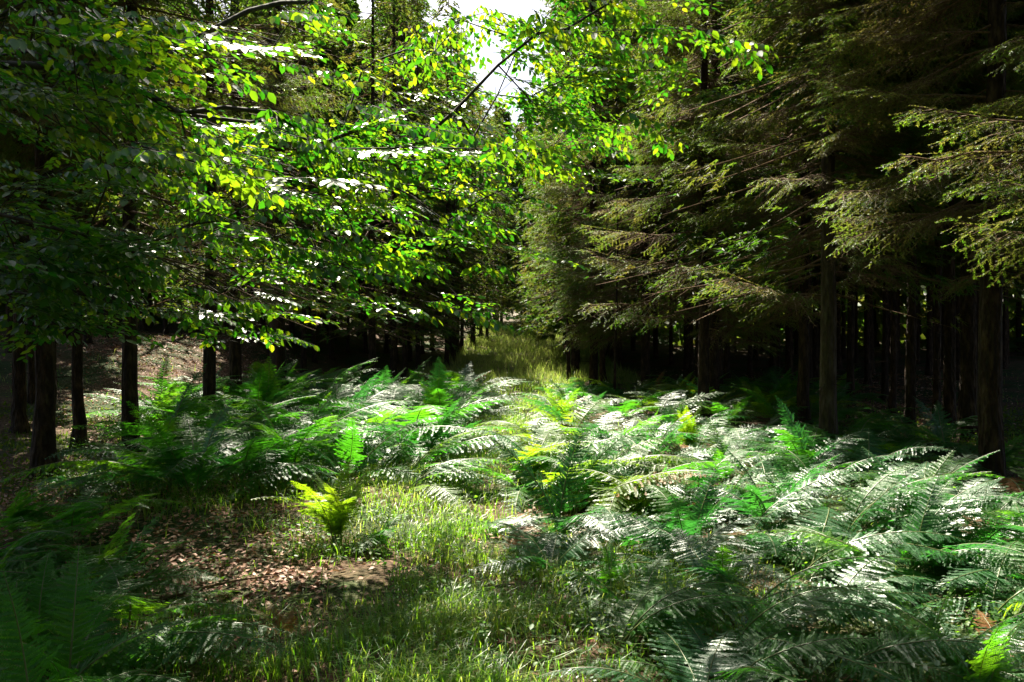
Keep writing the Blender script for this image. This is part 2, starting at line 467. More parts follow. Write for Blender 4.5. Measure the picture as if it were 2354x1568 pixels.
def full_branches(root, loc, rz, r_open, z0, z1, side, seed, mix, lo=.36):
    """boughs of a near tree, each a part"""
    rg = np.random.default_rng(seed)
    k = 0
    z = z0
    while z < z1:
        for q in range(rg.integers(5, 8)):
            az = rg.uniform(0, 2 * math.pi)
            toward = math.cos(az - side)                       # 1 = towards the open ride
            f = z / 17.0
            L = (r_open * (0.80 + .20 * toward)) * (1 - f * .75) * rg.uniform(.7, 1.1) / 2.4
            if L < .15: continue
            tip = Vector((loc[0] + math.cos(az) * L * 1.9, loc[1] + math.sin(az) * L * 1.9, loc[2] + z - .3))
            if rg.random() < sun_gap(tip.x, tip.y, tip.z): continue
            pool = BR_MIX if (rg.random() < mix or toward < -.2) else BR_LIVE
            if toward < -.5 and z < 4 and rg.random() < .6: pool = BR_DEAD
            me = pool[rg.integers(len(pool))]
            o = obj('branch', me, root, (0, 0, z + rg.uniform(-.15, .15)), (rg.uniform(-.2, .2), R(rg.uniform(-12, 12)) - R(10) * f, az - rz), (L, L, L))
            k += 1
        z += lo * rg.uniform(.8, 1.25)
    return k

ntree = 0
TREE_POS = []
def spruce(x, y, r, label, group=None, near=False, kind='inner', r_open=2.6, z0=1.9, mix=.4, side=None, own_trunk=False, bark='spruce_bark', scale=None, crown=True, h=16.5):
    global ntree
    ntree += 1
    z = Hs(x, y)
    e = empty('spruce_tree', (x, y, z))
    tag(e, label, 'spruce', group)
    TREE_POS.append((x, y))
    sc = scale or random.uniform(.9, 1.12)
    if own_trunk:
        obj('trunk', trunk_mesh(900 + ntree, h, r, random.uniform(-.003, .003), 16, bark), e)
    else:
        k = r / .13
        obj('trunk', TRUNKS[ntree % len(TRUNKS)], e, rot=(0, 0, random.uniform(0, 6.28)), scale=(k, k, sc))
    if near:
        if side is None: side = math.pi if x > 0 else 0.0
        full_branches(e, (x, y, z), 0, r_open, z0, 8.2, side, 1000 + ntree, mix)
        me = crown_mesh(3000 + ntree, 7.6, 17, 1.9, 3400, (.36, .07), (x, y, z)) if y < 10 else crown_mesh(3000 + ntree, 2.6, 17, 2.3, 8200, (.22, .036), (x, y, z))
    elif not crown: me = None
    elif kind == 'edge' and 0 < y < 68 and (x < 1.5 or y < 32):
        me = crown_mesh(3000 + ntree, 3.1 if (x > 0 and y < 34) else 1.9, 16.5, 2.4, 5200 if y > 34 else 7000, (.42, .09) if y > 34 else (.28, .05), (x, y, z))
    elif kind == 'inner' and ((8 < y < 27 and -13 < x < 13) or (x < -8 and 20 < y < 42)):
        me = crown_mesh(3000 + ntree, 4.4, 16.5, 2.2, 2300, (.48, .13), (x, y, z))
    else:
        me = {'inner': CR_INNER, 'edge': CR_FULL, 'top': CR_INNER}[kind][ntree % 3]
    if crown:
        shared = me.name.startswith('shared')
        obj('crown', me, e, rot=(0, 0, random.uniform(0, 6.28) if shared else 0), scale=(sc, sc, sc) if shared else (1, 1, 1))
    return e

G_TR = 'spruce trees of the plantation'
# hand-placed near trees (read off the photograph)
def P(px, y): return px_x(px, y)
spruce(P(2282, 8.9), 8.9, .125, 'thick rough-barked spruce trunk nearest the right side, ferns around its foot', near=True, own_trunk=True, z0=2.5, r_open=2.6, side=2.2, mix=.6)
spruce(P(1903, 11.6), 11.6, .12, 'spruce with a pale scar on its trunk, rising from bright ferns', near=True, own_trunk=True, z0=1.95, r_open=2.8, side=2.8, mix=.7, bark='grey_bark')
spruce(P(1853, 14.2), 14.2, .10, 'straight spruce just left of and behind the trunk with a pale scar', near=True, own_trunk=True, z0=2.1, r_open=2.6, mix=.7)
spruce(P(2100, 13.2), 13.2, .085, 'slender dark spruce trunk in the shade between the two thick right trunks', own_trunk=True, kind='inner')
spruce(P(2055, 16.5), 16.5, .07, 'thin spruce trunk before an orange-lit patch of forest floor', own_trunk=True, kind='inner')
spruce(P(2150, 15.5), 15.5, .07, 'thin trunk before the yellow-green lit patch on the right', own_trunk=True, kind='inner')
spruce(P(2186, 13.4), 13.4, .10, 'dark shaded spruce trunk beside the yellow-green lit patch on the right', own_trunk=True, kind='inner')
spruce(P(2228, 12.4), 12.4, .13, 'dark stout spruce trunk just behind the rightmost thick trunk', own_trunk=True, kind='inner')
spruce(P(1486, 22), 22, .13, 'spruce at the dark wood edge with a reddish lit left flank', near=True, own_trunk=True, z0=2.2, r_open=3.1, mix=.75)
spruce(P(1412, 20.5), 20.5, .035, 'very thin pale pole of a young spruce at the right edge of the ride', own_trunk=True, kind='top', h=9, crown=False)
spruce(P(1362, 24), 24, .13, 'black spruce trunk standing at the right edge of the grassy ride', near=True, own_trunk=True, z0=2.3, r_open=3.2, mix=.5)
spruce(P(1385, 27), 27, .10, 'brown spruce trunk just behind the black one by the ride', own_trunk=True, kind='edge')
spruce(P(1325, 30), 30, .13, 'second spruce trunk from the ride on its right side', own_trunk=True, kind='edge')
spruce(P(1306, 28), 28, .07, 'slim spruce trunk right beside the sunny end of the ride', own_trunk=True, kind='edge')
spruce(P(1640, 18.3), 18.3, .12, 'spruce whose low brown boughs hang over the ferns right of the ride', near=True, own_trunk=True, z0=2.0, r_open=3.2, mix=.8)
spruce(5.9, 6.2, .14, 'spruce standing just past the right edge, its boughs hanging into the upper right', near=True, own_trunk=True, z0=2.6, r_open=2.9, side=2.6, mix=.3)
spruce(3.9, 16.2, .11, 'tall spruce above the right ferns with green bough tips reaching over the ride', near=True, own_trunk=True, z0=2.6, r_open=2.9, mix=.6)
_tr = [o for o in scene.objects if o.get('label', '').startswith('spruce with a pale scar')][0]
def scar(root, r, z):
    b = Build(); a = np.linspace(0, 6.283, 9)[:-1]
    ring = np.stack([.022 * np.cos(a), -r - .012 * (1 - .3 * np.cos(a) ** 2), z + .028 * np.sin(a)], -1)
    V = np.concatenate([ring, [[0, -r - .02, z]]]); F = [[i, (i + 1) % 8, 8] for i in range(8)]
    b.add(V, F, 0); obj('scar', b.mesh('bark_scar', [M['wood']]), root)
scar(_tr, .112, 1.57)
# left side
spruce(P(103, 9.7), 9.7, .12, 'thick black trunk at far left with a fern frond before its foot', near=True, own_trunk=True, z0=4.2, r_open=2.2, mix=.4)
spruce(P(180, 11.8), 11.8, .08, 'thin dark spruce trunk between the two thick left trunks', own_trunk=True, kind='inner')
spruce(P(300, 10.4), 10.4, .10, 'black spruce trunk standing right before the sunlit litter on the left', near=True, own_trunk=True, z0=4.0, r_open=2.4, mix=.4)
spruce(P(42, 13), 13, .10, 'reddish dim spruce trunk leftmost in the shade', own_trunk=True, kind='inner')
spruce(P(75, 15), 15, .07, 'thin dim spruce trunk in the shade just left of the thick black trunk', own_trunk=True, kind='inner')

rg = np.random.default_rng(77)
def far_enough(x, y, d):
    return all((x - a) ** 2 + (y - b_) ** 2 > d * d for a, b_ in TREE_POS)
# ride-edge trees further along
for y in np.arange(14, 70, 2.6):
    for sgn in (-1, 1):
        x = float(left_edge(y) if sgn < 0 else right_edge(y)) + rg.uniform(-.4, .4) + sgn * .3
        if not far_enough(x, y, 1.5): continue
        if abs(x + 6.2) < 1.2 and abs(y - 21) < 1.5: continue
        where = 'left' if sgn < 0 else 'right'
        if y > 34:
            spruce(x, y, rg.uniform(.10, .14), 'distant spruce lining the %s side of the ride where it climbs out of sight' % where, 'distant spruces lining the %s of the ride' % where, kind='edge')
        elif y < 24:
            spruce(x, y + rg.uniform(-.5, .5), rg.uniform(.10, .14), 'spruce with low spreading boughs at the %s edge of the ride beyond the ferns' % where, 'spruces at the %s edge of the ride' % where, near=True, z0=2.2 if sgn > 0 else 2.6, r_open=3.0, mix=.5)
        else:
            spruce(x, y + rg.uniform(-.5, .5), rg.uniform(.10, .14), 'full-boughed spruce walling the middle of the ride on its %s side' % where, 'spruces walling the %s of the ride midway' % where, kind='edge')
# trees that close the far end of the ride
for k in range(15):
    spruce(-4.5 + (k % 8) * 1.9 + rg.uniform(-.4, .4), 74 + 6 * (k // 8) + rg.uniform(-1.5, 1.5), .14, 'distant spruce closing the far end of the ride', 'spruces closing the ride', kind='edge', scale=rg.uniform(1.1, 1.3))
# inner rows
cnt = 0
for sgn in (-1, 1):
    y = 12.0
    while y < 49:
        x0 = float(left_edge(y) if sgn < 0 else right_edge(y)) + sgn * 2.2
        x = x0
        while abs(x) < y * .66 + 2.5:
            xx = x + rg.uniform(-.55, .55); yy = y + rg.uniform(-.6, .6)
            if far_enough(xx, yy, 1.7) and not (sgn < 0 and abs(xx + 6.2) < 1.5 and abs(yy - 21) < 1.8):
                u, v = to_px(xx, yy, 1.0)
                if 310 < u < 490 and yy < 30 or 195 < u < 290 and yy < 20:
                    x += sgn * 2.35; continue
                if yy < 22:
                    lab = 'dim spruce trunk in the shaded rows of the wood ' + ('left' if sgn < 0 else 'right') + ' of the ride'
                    g = 'near inner spruces ' + ('left' if sgn < 0 else 'right')
                else:
                    lab = 'black spruce trunk deep in the dark wood ' + ('left' if sgn < 0 else 'right') + ' of the ride'
                    g = 'deep inner spruces ' + ('left' if sgn < 0 else 'right')
                spruce(xx, yy, rg.uniform(.07, .135), lab, g)
                cnt += 1
            x += sgn * 2.35
        y += 2.3 if y < 26 else 2.9
print('trees', ntree, 'inner', cnt)

ORD = 'first second third fourth fifth sixth seventh eighth ninth tenth eleventh twelfth thirteenth fourteenth fifteenth sixteenth seventeenth eighteenth nineteenth twentieth'.split()
def relabel(group, fmt, key):
    g = sorted([o for o in scene.objects if o.get('group') == group], key=key)
    for k, o in enumerate(g):
        if k < len(ORD): o['label'] = fmt % ORD[k]
for side in ('left', 'right'):
    relabel('distant spruces lining the %s of the ride' % side, '%s in line of the distant spruces along the ' + side + ' of the ride', lambda o: o.location.y)
    relabel('spruces at the %s edge of the ride' % side, '%s of the low-boughed spruces edging the ' + side + ' of the ride beyond the ferns', lambda o: o.location.y)
    relabel('spruces walling the %s of the ride midway' % side, '%s of the full spruces walling the ride midway on its ' + side, lambda o: o.location.y)
    relabel('near inner spruces ' + side, '%s from the left among dim trunks in the shaded wood ' + side + ' of the ride', lambda o: o.location.x / o.location.y)
bounds = [(-9999, 'left of the thick left trunk'), (103, 'between thick left trunk and litter-side trunk'), (300, 'between litter-side trunk and big beech'),
          (636, 'between big beech and grassy ride'), (1250, 'between grassy ride and reddish trunk'), (1486, 'between reddish and scarred trunks'),
          (1903, 'between scarred and rightmost trunks'), (2282, 'right of the rightmost thick trunk')]
deep = [o for o in scene.objects if o.get('group', '').startswith('deep inner')]
for bi, (lo_, txt) in enumerate(bounds):
    hi_ = bounds[bi + 1][0] if bi + 1 < len(bounds) else 99999
    g = sorted([o for o in deep if lo_ <= 1177 + FPX * o.location.x / o.location.y < hi_], key=lambda o: o.location.x / o.location.y)
    for k, o in enumerate(g[:20]): o['label'] = '%s from left of deep trunks %s' % (ORD[k], txt)
    for o in g[20:]: o['label'] = 'black trunk at the crowded right end ' + txt
relabel('spruces closing the ride', '%s from the left of the distant spruces closing the ride', lambda o: o.location.x / o.location.y)

for k in range(26):  # unseen trees behind and beside the camera, added to block low sky light
    if k < 16: x, y = -19 + 2.5 * k + rg.uniform(-.6, .6), -5.0 - 3.0 * (k % 2) + rg.uniform(-.6, .6)
    else: x, y = (8.5 + 2.6 * ((k - 16) // 2) * .6 + rg.uniform(-.4, .4)) * (1 if k % 2 else -1), -1.5 + 1.9 * ((k - 16) // 2)
    spruce(x, y, .13, 'tall unseen spruce added around the near clearing to cut low skylight', 'unseen spruces added around the clearing', kind='edge' if k < 16 else 'inner')

# far-off wood that closes the view between the trunks: one mass
def far_wood():
    rg = np.random.default_rng(5)
    b = Build()
    n = 36000
    ang = rg.uniform(-1.0, 1.0, n)
    dist = rg.uniform(50, 76, n)
    x = np.sin(ang) * dist; y = np.cos(ang) * dist
    keep = (x < -6.0) | (x > 5.5)
    x, y = x[keep], y[keep]; n = len(x)
    z = H(x, y) + rg.uniform(0, 1, n) ** 1.7 * 16
    A = np.stack([rg.normal(size=n), rg.normal(size=n), -rg.uniform(.2, 1.2, n)], -1)
    tV = np.array([[0, 0, 0], [.35, .5, 0], [.55, .12, 0], [1, 0, 0], [.45, -.5, 0], [.3, -.12, 0]])
    tF = np.array([[0, 1, 2], [2, 3, 5], [0, 2, 5], [5, 3, 4]])
    s = rg.uniform(.8, 1.7, n)
    stamp(b, tV, tF, np.stack([x, y, z], -1), frames(A, rg.normal(size=A.shape)), np.stack([s, s * .6, s], -1), 0)
    for q in range(220):
        a = rg.choice([-1, 1]) * rg.uniform(.12, 1.0); d = rg.uniform(44, 70)
        X, Y = math.sin(a) * d, math.cos(a) * d
        z0 = Hs(X, Y)
        tube(b, [[X, Y, z0 - .2], [X, Y, z0 + 7], [X, Y, z0 + 15]], [.15, .12, .03], 6, 1)
    o = obj('far_off_wood', b.mesh('far_off_wood', [M['needle_far'], M['spruce_bark']]))
    tag(o, 'dark mass of the far-off wood seen between the trunks', 'wood', kind='stuff')
far_wood()

# ------------------------------------------------------------------ beech trees
LV = np.array([[0, 0, 0], [.28, .26, .03], [.62, .27, .02], [1, 0, -.06], [.62, -.27, .02], [.28, -.26, .03], [.3, 0, -.03], [.65, 0, -.04]])
LF = np.array([[0, 6, 1], [1, 6, 2], [6, 7, 2], [2, 7, 3], [3, 7, 4], [4, 7, 6], [4, 6, 5], [5, 6, 0]])
LV6 = np.array([[0, 0, 0], [.30, .27, .03], [.66, .25, .02], [1, 0, -.06], [.66, -.25, .02], [.30, -.27, .03], [.45, 0, -.04]])
LF6 = np.array([[0, 6, 1], [1, 6, 2], [2, 6, 3], [3, 6, 4], [4, 6, 5], [5, 6, 0]])
LEAF_ME = make_mesh('beech_leaf', LV, LF, [M['beech_leaf']], smooth=True)

def beech(px0, py0, base, h, r, targets, label, seed, n_leaf_parts=290, leaf_size=.075, first_h=2.0, lean=0, hang_share=.45):
    rg = np.random.default_rng(seed)
    x0, y0 = base; z0 = Hs(x0, y0)
    e = empty('beech_tree', (x0, y0, z0)); tag(e, label, 'beech')
    tb = Build()
    zz = np.linspace(-.2, h, 18)
    tp = np.stack([.04 * np.sin(zz * .7 + seed), .04 * np.cos(zz * .5), zz], -1)
    tube(tb, tp, r * (1 - .8 * np.clip(zz / h, 0, 1)) * (1 + .5 * np.exp(-np.clip(zz, 0, 9) / .25)), 18, 0, bump=.02, seed=seed)
    obj('trunk', tb.mesh('beech_trunk', [M['beech_bark']], True), e)
    # skeleton: nodes grow from trunk towards the targets
    up0 = targets[:, 2] > CAM_H + .43 * targets[:, 1]
    g0 = sun_gap(targets[:, 0], targets[:, 1], targets[:, 2]) * np.where(up0, 1.3, .62)
    u_, v_ = to_px(targets[:, 0], targets[:, 1], targets[:, 2])
    g0 = np.maximum(g0, .9 * (((u_ - 1115) / 70) ** 2 + ((v_ - 150) / 130) ** 2 < 1))
    targets = targets[rg.random(len(targets)) > g0]
    T = targets - np.array([[x0, y0, z0]])
    order = np.argsort(np.hypot(T[:, 0], T[:, 1]))
    node = [np.array([0, 0, q]) for q in np.linspace(first_h, h * .9, 14)]
    parent = [-1] * 14
    child_w = [0.0] * 14
    rad_d = [0.0] * 14
    paths = []
    for ti in order:
        t = T[ti]; NN = np.array(node)
        d = np.linalg.norm(NN - t, axis=1)
        hd = np.hypot(NN[:, 0], NN[:, 1]); th = np.hypot(t[0], t[1])
        cost = d + .35 * np.array(rad_d) + np.where(hd > th, 5, 0) + np.where(NN[:, 2] > t[2] + .5, .8, 0)
        k = int(np.argmin(cost))
        s = node[k]; L = d[k]
        seg = max(1, int(L / .3))
        prev = k
        ctrl = (s + t) / 2 + np.array([0, 0, .10 * L]) + rg.normal(size=3) * .05 * L
        for q in range(1, seg + 1):
            f = q / seg
            p = (1 - f) ** 2 * s + 2 * f * (1 - f) * ctrl + f * f * t + (rg.normal(size=3) * .012 if q < seg else 0)
            node.append(p); parent.append(prev); child_w.append(0); rad_d.append(rad_d[prev] + L / seg); prev = len(node) - 1
        k2 = prev
        while k2 >= 0: child_w[k2] += 1; k2 = parent[k2]
    bb = Build()
    bm = Build()
    limb_of = {}
    kids = {}
    for k, p in enumerate(parent):
        if p >= 0: kids.setdefault(p, []).append(k)
    # each limb leaving the trunk is a part of its own
    def rad(k): return .0019 * child_w[k] ** .47 + .0012
    limbs = []
    for root in range(14):
        for first in kids.get(root, []):
            B_ = Build()
            stack = [(root, first)]
            while stack:
                a, k = stack.pop()
                chain = [a, k]
                while kids.get(k):
                    ks = sorted(kids[k], key=lambda q: -child_w[q])
                    for q in ks[1:]: stack.append((k, q))
                    k = ks[0]; chain.append(k)
                rr = [rad(c) for c in chain]; rr[0] = min(rr[0], rr[1] * 1.1)
                tube(B_, [node[c] for c in chain], rr, 5, 0)
            limbs.append(B_)
    # sprays of leaves around each target
    LP, LA, LU, SID = [], [], [], []
    TW = Build()
    for sid, t in enumerate(T):
        out = np.array([t[0], t[1], 0]); out /= np.linalg.norm(out) + 1e-6
        a = rg.normal() * .7
        d = np.array([out[0] * math.cos(a) - out[1] * math.sin(a), out[0] * math.sin(a) + out[1] * math.cos(a), rg.normal() * .08 - .10])
        d /= np.linalg.norm(d)
        side = np.cross(d, [0, 0, 1.0]); side /= np.linalg.norm(side)
        side = side + np.array([0, 0, rg.normal() * .22]); side /= np.linalg.norm(side)
        nrm = np.cross(side, d); nrm = nrm / np.linalg.norm(nrm)
        L = rg.uniform(.42, .78)
        st = t - d * L * .35
        q5 = np.linspace(0, 1, 5)
        main = st + d * (L * q5)[:, None] + side * (.04 * np.sin(q5 * 5))[:, None] - np.array([0, 0, 1.0]) * (.14 * L * q5 ** 2)[:, None]
        tube(TW, main, [.003, .0027, .0022, .0016, .001], 3, 0)
        hang = rg.random() < hang_share
        twigs = [(main[2], main[4]), (main[0], main[2])]
        nb = rg.integers(4, 8)
        for q in range(nb):
            f = .05 + .8 * q / nb + rg.uniform(0, .06); sg = 1 if q % 2 else -1
            k4 = min(int(f * 4), 3); b0 = main[k4] + (main[k4 + 1] - main[k4]) * (f * 4 - k4)
            b1 = b0 + (d * rg.uniform(.5, .9) + side * sg * rg.uniform(.6, 1.0) + np.array([0, 0, -rg.uniform(.02, .25)])) * L * rg.uniform(.3, .55) * (1.1 - .5 * f)
            tube(TW, [b0, b1], [.0018, .001], 3, 0); twigs.append((b0, b1))
        for b0, b1 in twigs:
            ln = np.linalg.norm(b1 - b0); dd = (b1 - b0) / ln
            m = max(2, int(ln / .036)); sd = np.cross(nrm, dd)
            for q in range(m):
                if rg.random() < .06: continue
                sg = 1 if q % 2 else -1
                last = q == m - 1
                ax = dd * (1.0 if last else rg.uniform(.5, .9)) + sd * (0 if last else sg * rg.uniform(.6, 1.0))
                ax = ax + np.array([0, 0, rg.uniform(-1.3, -.5) if hang else rg.uniform(-.32, .08)])
                LP.append(b0 + (b1 - b0) * ((q + .6) / m)); LA.append(ax); SID.append(sid)
                LU.append(nrm + rg.normal(size=3) * (.6 if hang else .2))
    LP = np.array(LP); LA = np.array(LA); LU = np.array(LU)
    W0 = LP + np.array([[x0, y0, z0]])
    up_ = W0[:, 2] > CAM_H + .43 * W0[:, 1]
    g = sun_gap(W0[:, 0], W0[:, 1], W0[:, 2]) * np.where(up_, 1.0, .22)
    ids = np.array(SID); roll = rg.random(ids.max() + 1)[ids] * .8 + rg.random(len(ids)) * .2
    cen = np.zeros(ids.max() + 1); cnt_ = np.bincount(ids, minlength=len(cen)); np.add.at(cen, ids, g); g = (cen / np.maximum(cnt_, 1))[ids]
    k = roll > g
    LP, LA, LU = LP[k], LA[k], LU[k]
    limbs.sort(key=lambda q: -q.n)
    for q in limbs[:40]: obj('branch', q.mesh('beech_branch', [M['beech_bark']], True), e)
    tw = obj('twigs', TW.mesh('beech_twigs', [M['beech_bark']]), e); tag(tw, kind='stuff')
    sz = leaf_size * rg.uniform(.55, 1.25, len(LP))
    Rm = frames(LA, LU)
    Wd = LP + np.array([[x0, y0, z0]])
    u, v = to_px(Wd[:, 0], Wd[:, 1], Wd[:, 2])
    appar = np.where((u > 0) & (u < 2354) & (v > 0) & (v < 900) & (Wd[:, 1] > 1), sz / np.maximum(Wd[:, 1], 1), 0)
    top = np.argsort(-appar)[:n_leaf_parts]
    mask = np.ones(len(LP), bool); mask[top] = False
    lb = Build(); stamp(lb, LV6, LF6, LP[mask], Rm[mask], sz[mask], 0)
    o = obj('leaves', lb.mesh('beech_leaves', [M['beech_leaf']], True), e); tag(o, kind='stuff')
    for q in top:
        o = bpy.data.objects.new('leaf', LEAF_ME)
        o.matrix_local = Matrix.Translation(Vector(LP[q])) @ Matrix(Rm[q].tolist()).to_4x4() @ Matrix.Scale(sz[q], 4)
        o.parent = e
        link(o)
    return e

def targets(zones, seed):
    """zones: (cx, cy, rx, ry, d0, d1, count) in picture terms; each becomes points at real distances"""
    rg = np.random.default_rng(seed); out = []
    for cx, cy, rx, ry, d0, d1, n in zones:
        n = int(n * .86); left = n
        while left > 0:                                    # flat layers of three to six sprays
            a = rg.uniform(0, 6.283); q = math.sqrt(rg.random())
            y = rg.uniform(d0, d1); c = np.array([px_x(cx + rx * q * math.cos(a), y), y, px_z(cy + ry * q * math.sin(a), y)])
            for _ in range(min(left, int(rg.integers(2, 6)))):
                out.append(c + rg.normal(size=3) * np.array([.34, .34, .05])); left -= 1
    return np.array(out)

# the tree whose limbs hang over the left and the middle
TA = targets([(200, 120, 260, 130, 4.6, 7.5, 70), (600, 360, 250, 180, 5.5, 8, 110), (850, 420, 250, 200, 5.5, 8.5, 130), (1000, 330, 180, 120, 6, 8.5, 55),
              (900, 620, 200, 90, 6, 8.5, 55), (560, 560, 220, 150, 5, 7.5, 85), (920, 700, 110, 40, 5.5, 6.5, 9), (1080, 560, 110, 80, 6, 8, 14),
              (880, 120, 100, 150, 6, 8, 24), (1260, 200, 190, 200, 6.2, 8.5, 85), (1120, 60, 120, 90, 6.2, 8, 10), (1320, 340, 120, 50, 6.5, 8, 10),
              (560, 690, 60, 60, 5.5, 7, 9), (760, 660, 60, 50, 5.5, 7, 9), (350, 430, 200, 170, 4.5, 7, 40), (720, 250, 150, 120, 6.5, 8, 16), (1010, 60, 60, 70, 6.5, 8.5, 10), (1130, 300, 100, 50, 6.5, 8.5, 16), (1120, 50, 110, 60, 6.5, 8.5, 34), (850, 10, 80, 30, 6.5, 8.5, 10), (1180, 180, 60, 70, 6.5, 8.5, 14), (1230, 200, 60, 90, 6.5, 8.5, 20), (1020, 200, 50, 90, 6.5, 8.5, 22), (1150, 330, 110, 60, 6.5, 9, 18), (1000, 715, 40, 15, 6, 6.6, 3), (740, 690, 50, 20, 6, 7, 5)], 21)
_r = np.random.default_rng(41)
_up = np.stack([_r.uniform(-1.8, 3.8, 420), _r.uniform(6.2, 10, 420), _r.uniform(5.6, 8.0, 420)], -1)  # unseen high sprays, added to cast dappled shade on the foreground
_up = _up[(_up[:, 2] > 2.2 + .43 * _up[:, 1]) & (np.sin(_up[:, 0] * 2.1 + 1) * np.sin(_up[:, 1] * 1.7) > -.45)][:200]
TA = np.concatenate([TA, _up])
TB = targets([(150, 500, 190, 180, 5.0, 8.5, 75), (250, 660, 260, 90, 5.5, 9, 75), (420, 720, 130, 80, 6, 8.5, 26), (60, 680, 90, 110, 4.5, 6, 22), (430, 560, 150, 100, 7, 9, 30),
              (100, 300, 140, 120, 6, 9, 22)], 22)
beech(0, 0, (-4.9, 5.6), 11.0, .16, TA, 'spreading beech whose long sunlit limbs reach from the left across the middle', 31, first_h=1.9)
beech(0, 0, (-6.3, 7.4), 10.0, .13, TB, 'shaded beech at far left with drooping dark leaves', 32, first_h=1.8)
TC = targets([(640, 420, 200, 230, 17.5, 22, 90), (640, 130, 230, 130, 18, 22, 50), (500, 640, 120, 60, 15, 18, 14), (1000, 480, 120, 120, 16, 19, 16)], 23)
beech(0, 0, (px_x(636, 21), 21), 15.0, .22, TC, 'big beech trunk with a lit right flank at the left edge of the ferns', 33, n_leaf_parts=60, leaf_size=.085, first_h=3.0)

# ------------------------------------------------------------------ ferns
PIN = np.array([[0, 0, 0], [.35, .5, 0], [1, 0, -.08], [.4, -.42, 0]])
PINF = np.array([[0, 1, 2], [0, 2, 3]])
def frond_mesh(seed, L=1.0, a0=65, a1=-25, W=.17, pairs=26, fine=True, curl=0.0):
    rg = np.random.default_rng(seed)
    b = Build()
    n = 14
    s = np.linspace(0, 1, n)
    ang = R(a0) + (R(a1) - R(a0)) * s ** .8
    ds = L / (n - 1)
    xz = np.cumsum(np.stack([np.cos(ang) * ds, np.sin(ang) * ds], -1), 0)
    y = curl * s ** 2 * L
    pts = np.stack([xz[:, 0], y, xz[:, 1]], -1); pts -= pts[0]
    tube(b, pts, .0055 * (1 - s) + .0012, 4, 1)
    PP, AA, UU, SS = [], [], [], []
    for q in range(pairs):
        f = .16 + .83 * (q / (pairs - 1))
        k = f * (n - 1); i0 = min(int(k), n - 2); fr = k - i0
        p = pts[i0] * (1 - fr) + pts[i0 + 1] * fr
        t = pts[i0 + 1] - pts[i0]; t /= np.linalg.norm(t)
        g = (f - .16) / .83
        wl = W * min(1, (g + .12) / .32) ** .8 * (1 - max(0, g - .3) / .72) ** .85 * 1.15 + .006
        up = np.cross(t, [0, 1.0, 0]); up = -up if up[2] < 0 else up
        for sg in (-1, 1):
            if rg.random() < .04: continue
            tw_ = rg.normal() * .16
            d = np.array([0, sg, 0]) * 1.0 + t * (.38 + rg.normal() * .10) - up * rg.uniform(.0, .38)
            d /= np.linalg.norm(d)
            ln = wl * rg.uniform(.75, 1.12)
            m = max(3, int(ln / (.0095 if fine else .02)))
            for u in range(m):
                h_ = (u + .5) / m
                pl = (.023 if fine else .04) * (1 - h_) ** .6 * min(1, wl / .12 + .35) + .004
                base = p + d * ln * h_ - up * .06 * ln * h_ * h_
                for s2 in (-1, 1):
                    td = t * s2 * 1.0 + d * .55
                    PP.append(base); AA.append(td); UU.append(up + t * tw_ + d * .12 * s2 + rg.normal(size=3) * .10); SS.append(pl * rg.uniform(.85, 1.2))
            # pinna tip
            PP.append(p + d * ln * .85); AA.append(d); UU.append(up); SS.append(ln * .2 + .006)
    PP = np.array(PP); SS = np.array(SS)
    stamp(b, PIN, PINF, PP, frames(np.array(AA), np.array(UU)), np.stack([SS, SS * .56, SS], -1), 0)
    return b.mesh('fern_frond', [M['fern'], M['rachis']])

FR = [frond_mesh(600, 1.0, 72, -20, .17, 26), frond_mesh(601, 1.05, 60, -35, .19, 27, curl=.08), frond_mesh(602, .9, 75, 5, .16, 24, curl=-.07),
      frond_mesh(603, 1.15, 52, -30, .20, 28, curl=.1), frond_mesh(604, 1.0, 45, -18, .18, 26, curl=-.1), frond_mesh(605, .85, 80, 30, .15, 24)]
FR_UP = [0, 2, 5]
FR_FLAT = [1, 3, 4]

nfern = 0
def fern(x, y, label, mat='fern', size=1.0, n=7, lean=None, style='mix', group=None, mats=None, spread=1.0, name='fern'):
    """a clump of arching fronds, each frond a part"""
    global nfern
    nfern += 1
    z = Hs(x, y) - .01
    e = empty(name, (x, y, z)); tag(e, label, 'fern', group)
    rz0 = random.uniform(0, 6.28)
    for k in range(n):
        idx = random.choice(FR_UP if style == 'up' else FR_FLAT if style == 'flat' else range(len(FR)))
        az = rz0 + k * 2 * math.pi / n * spread + random.uniform(-.3, .3)
        if lean is not None:
            az = lean + random.gauss(0, .55)
        s = size * random.uniform(.75, 1.12)
        o = obj('frond', FR[idx], e, (random.uniform(-.04, .04), random.uniform(-.04, .04), 0),
                (random.uniform(-.25, .25), R(random.uniform(-32, -12) if style == 'up' else random.uniform(-24, 12)), az), (s, s, s))
        mm = random.choice(mats) if mats else mat
        if mm != 'fern':
            o.material_slots[0].link = 'OBJECT'; o.material_slots[0].material = M[mm]
    return e

FPOS = []
LANDMARK = []
def hero(px, d, *a, **k):
    LANDMARK.append((px_x(px, d), d, a[0]))
    x = px_x(px, d); FPOS.append((x, d, .35)); return fern(x, d, *a, **k)
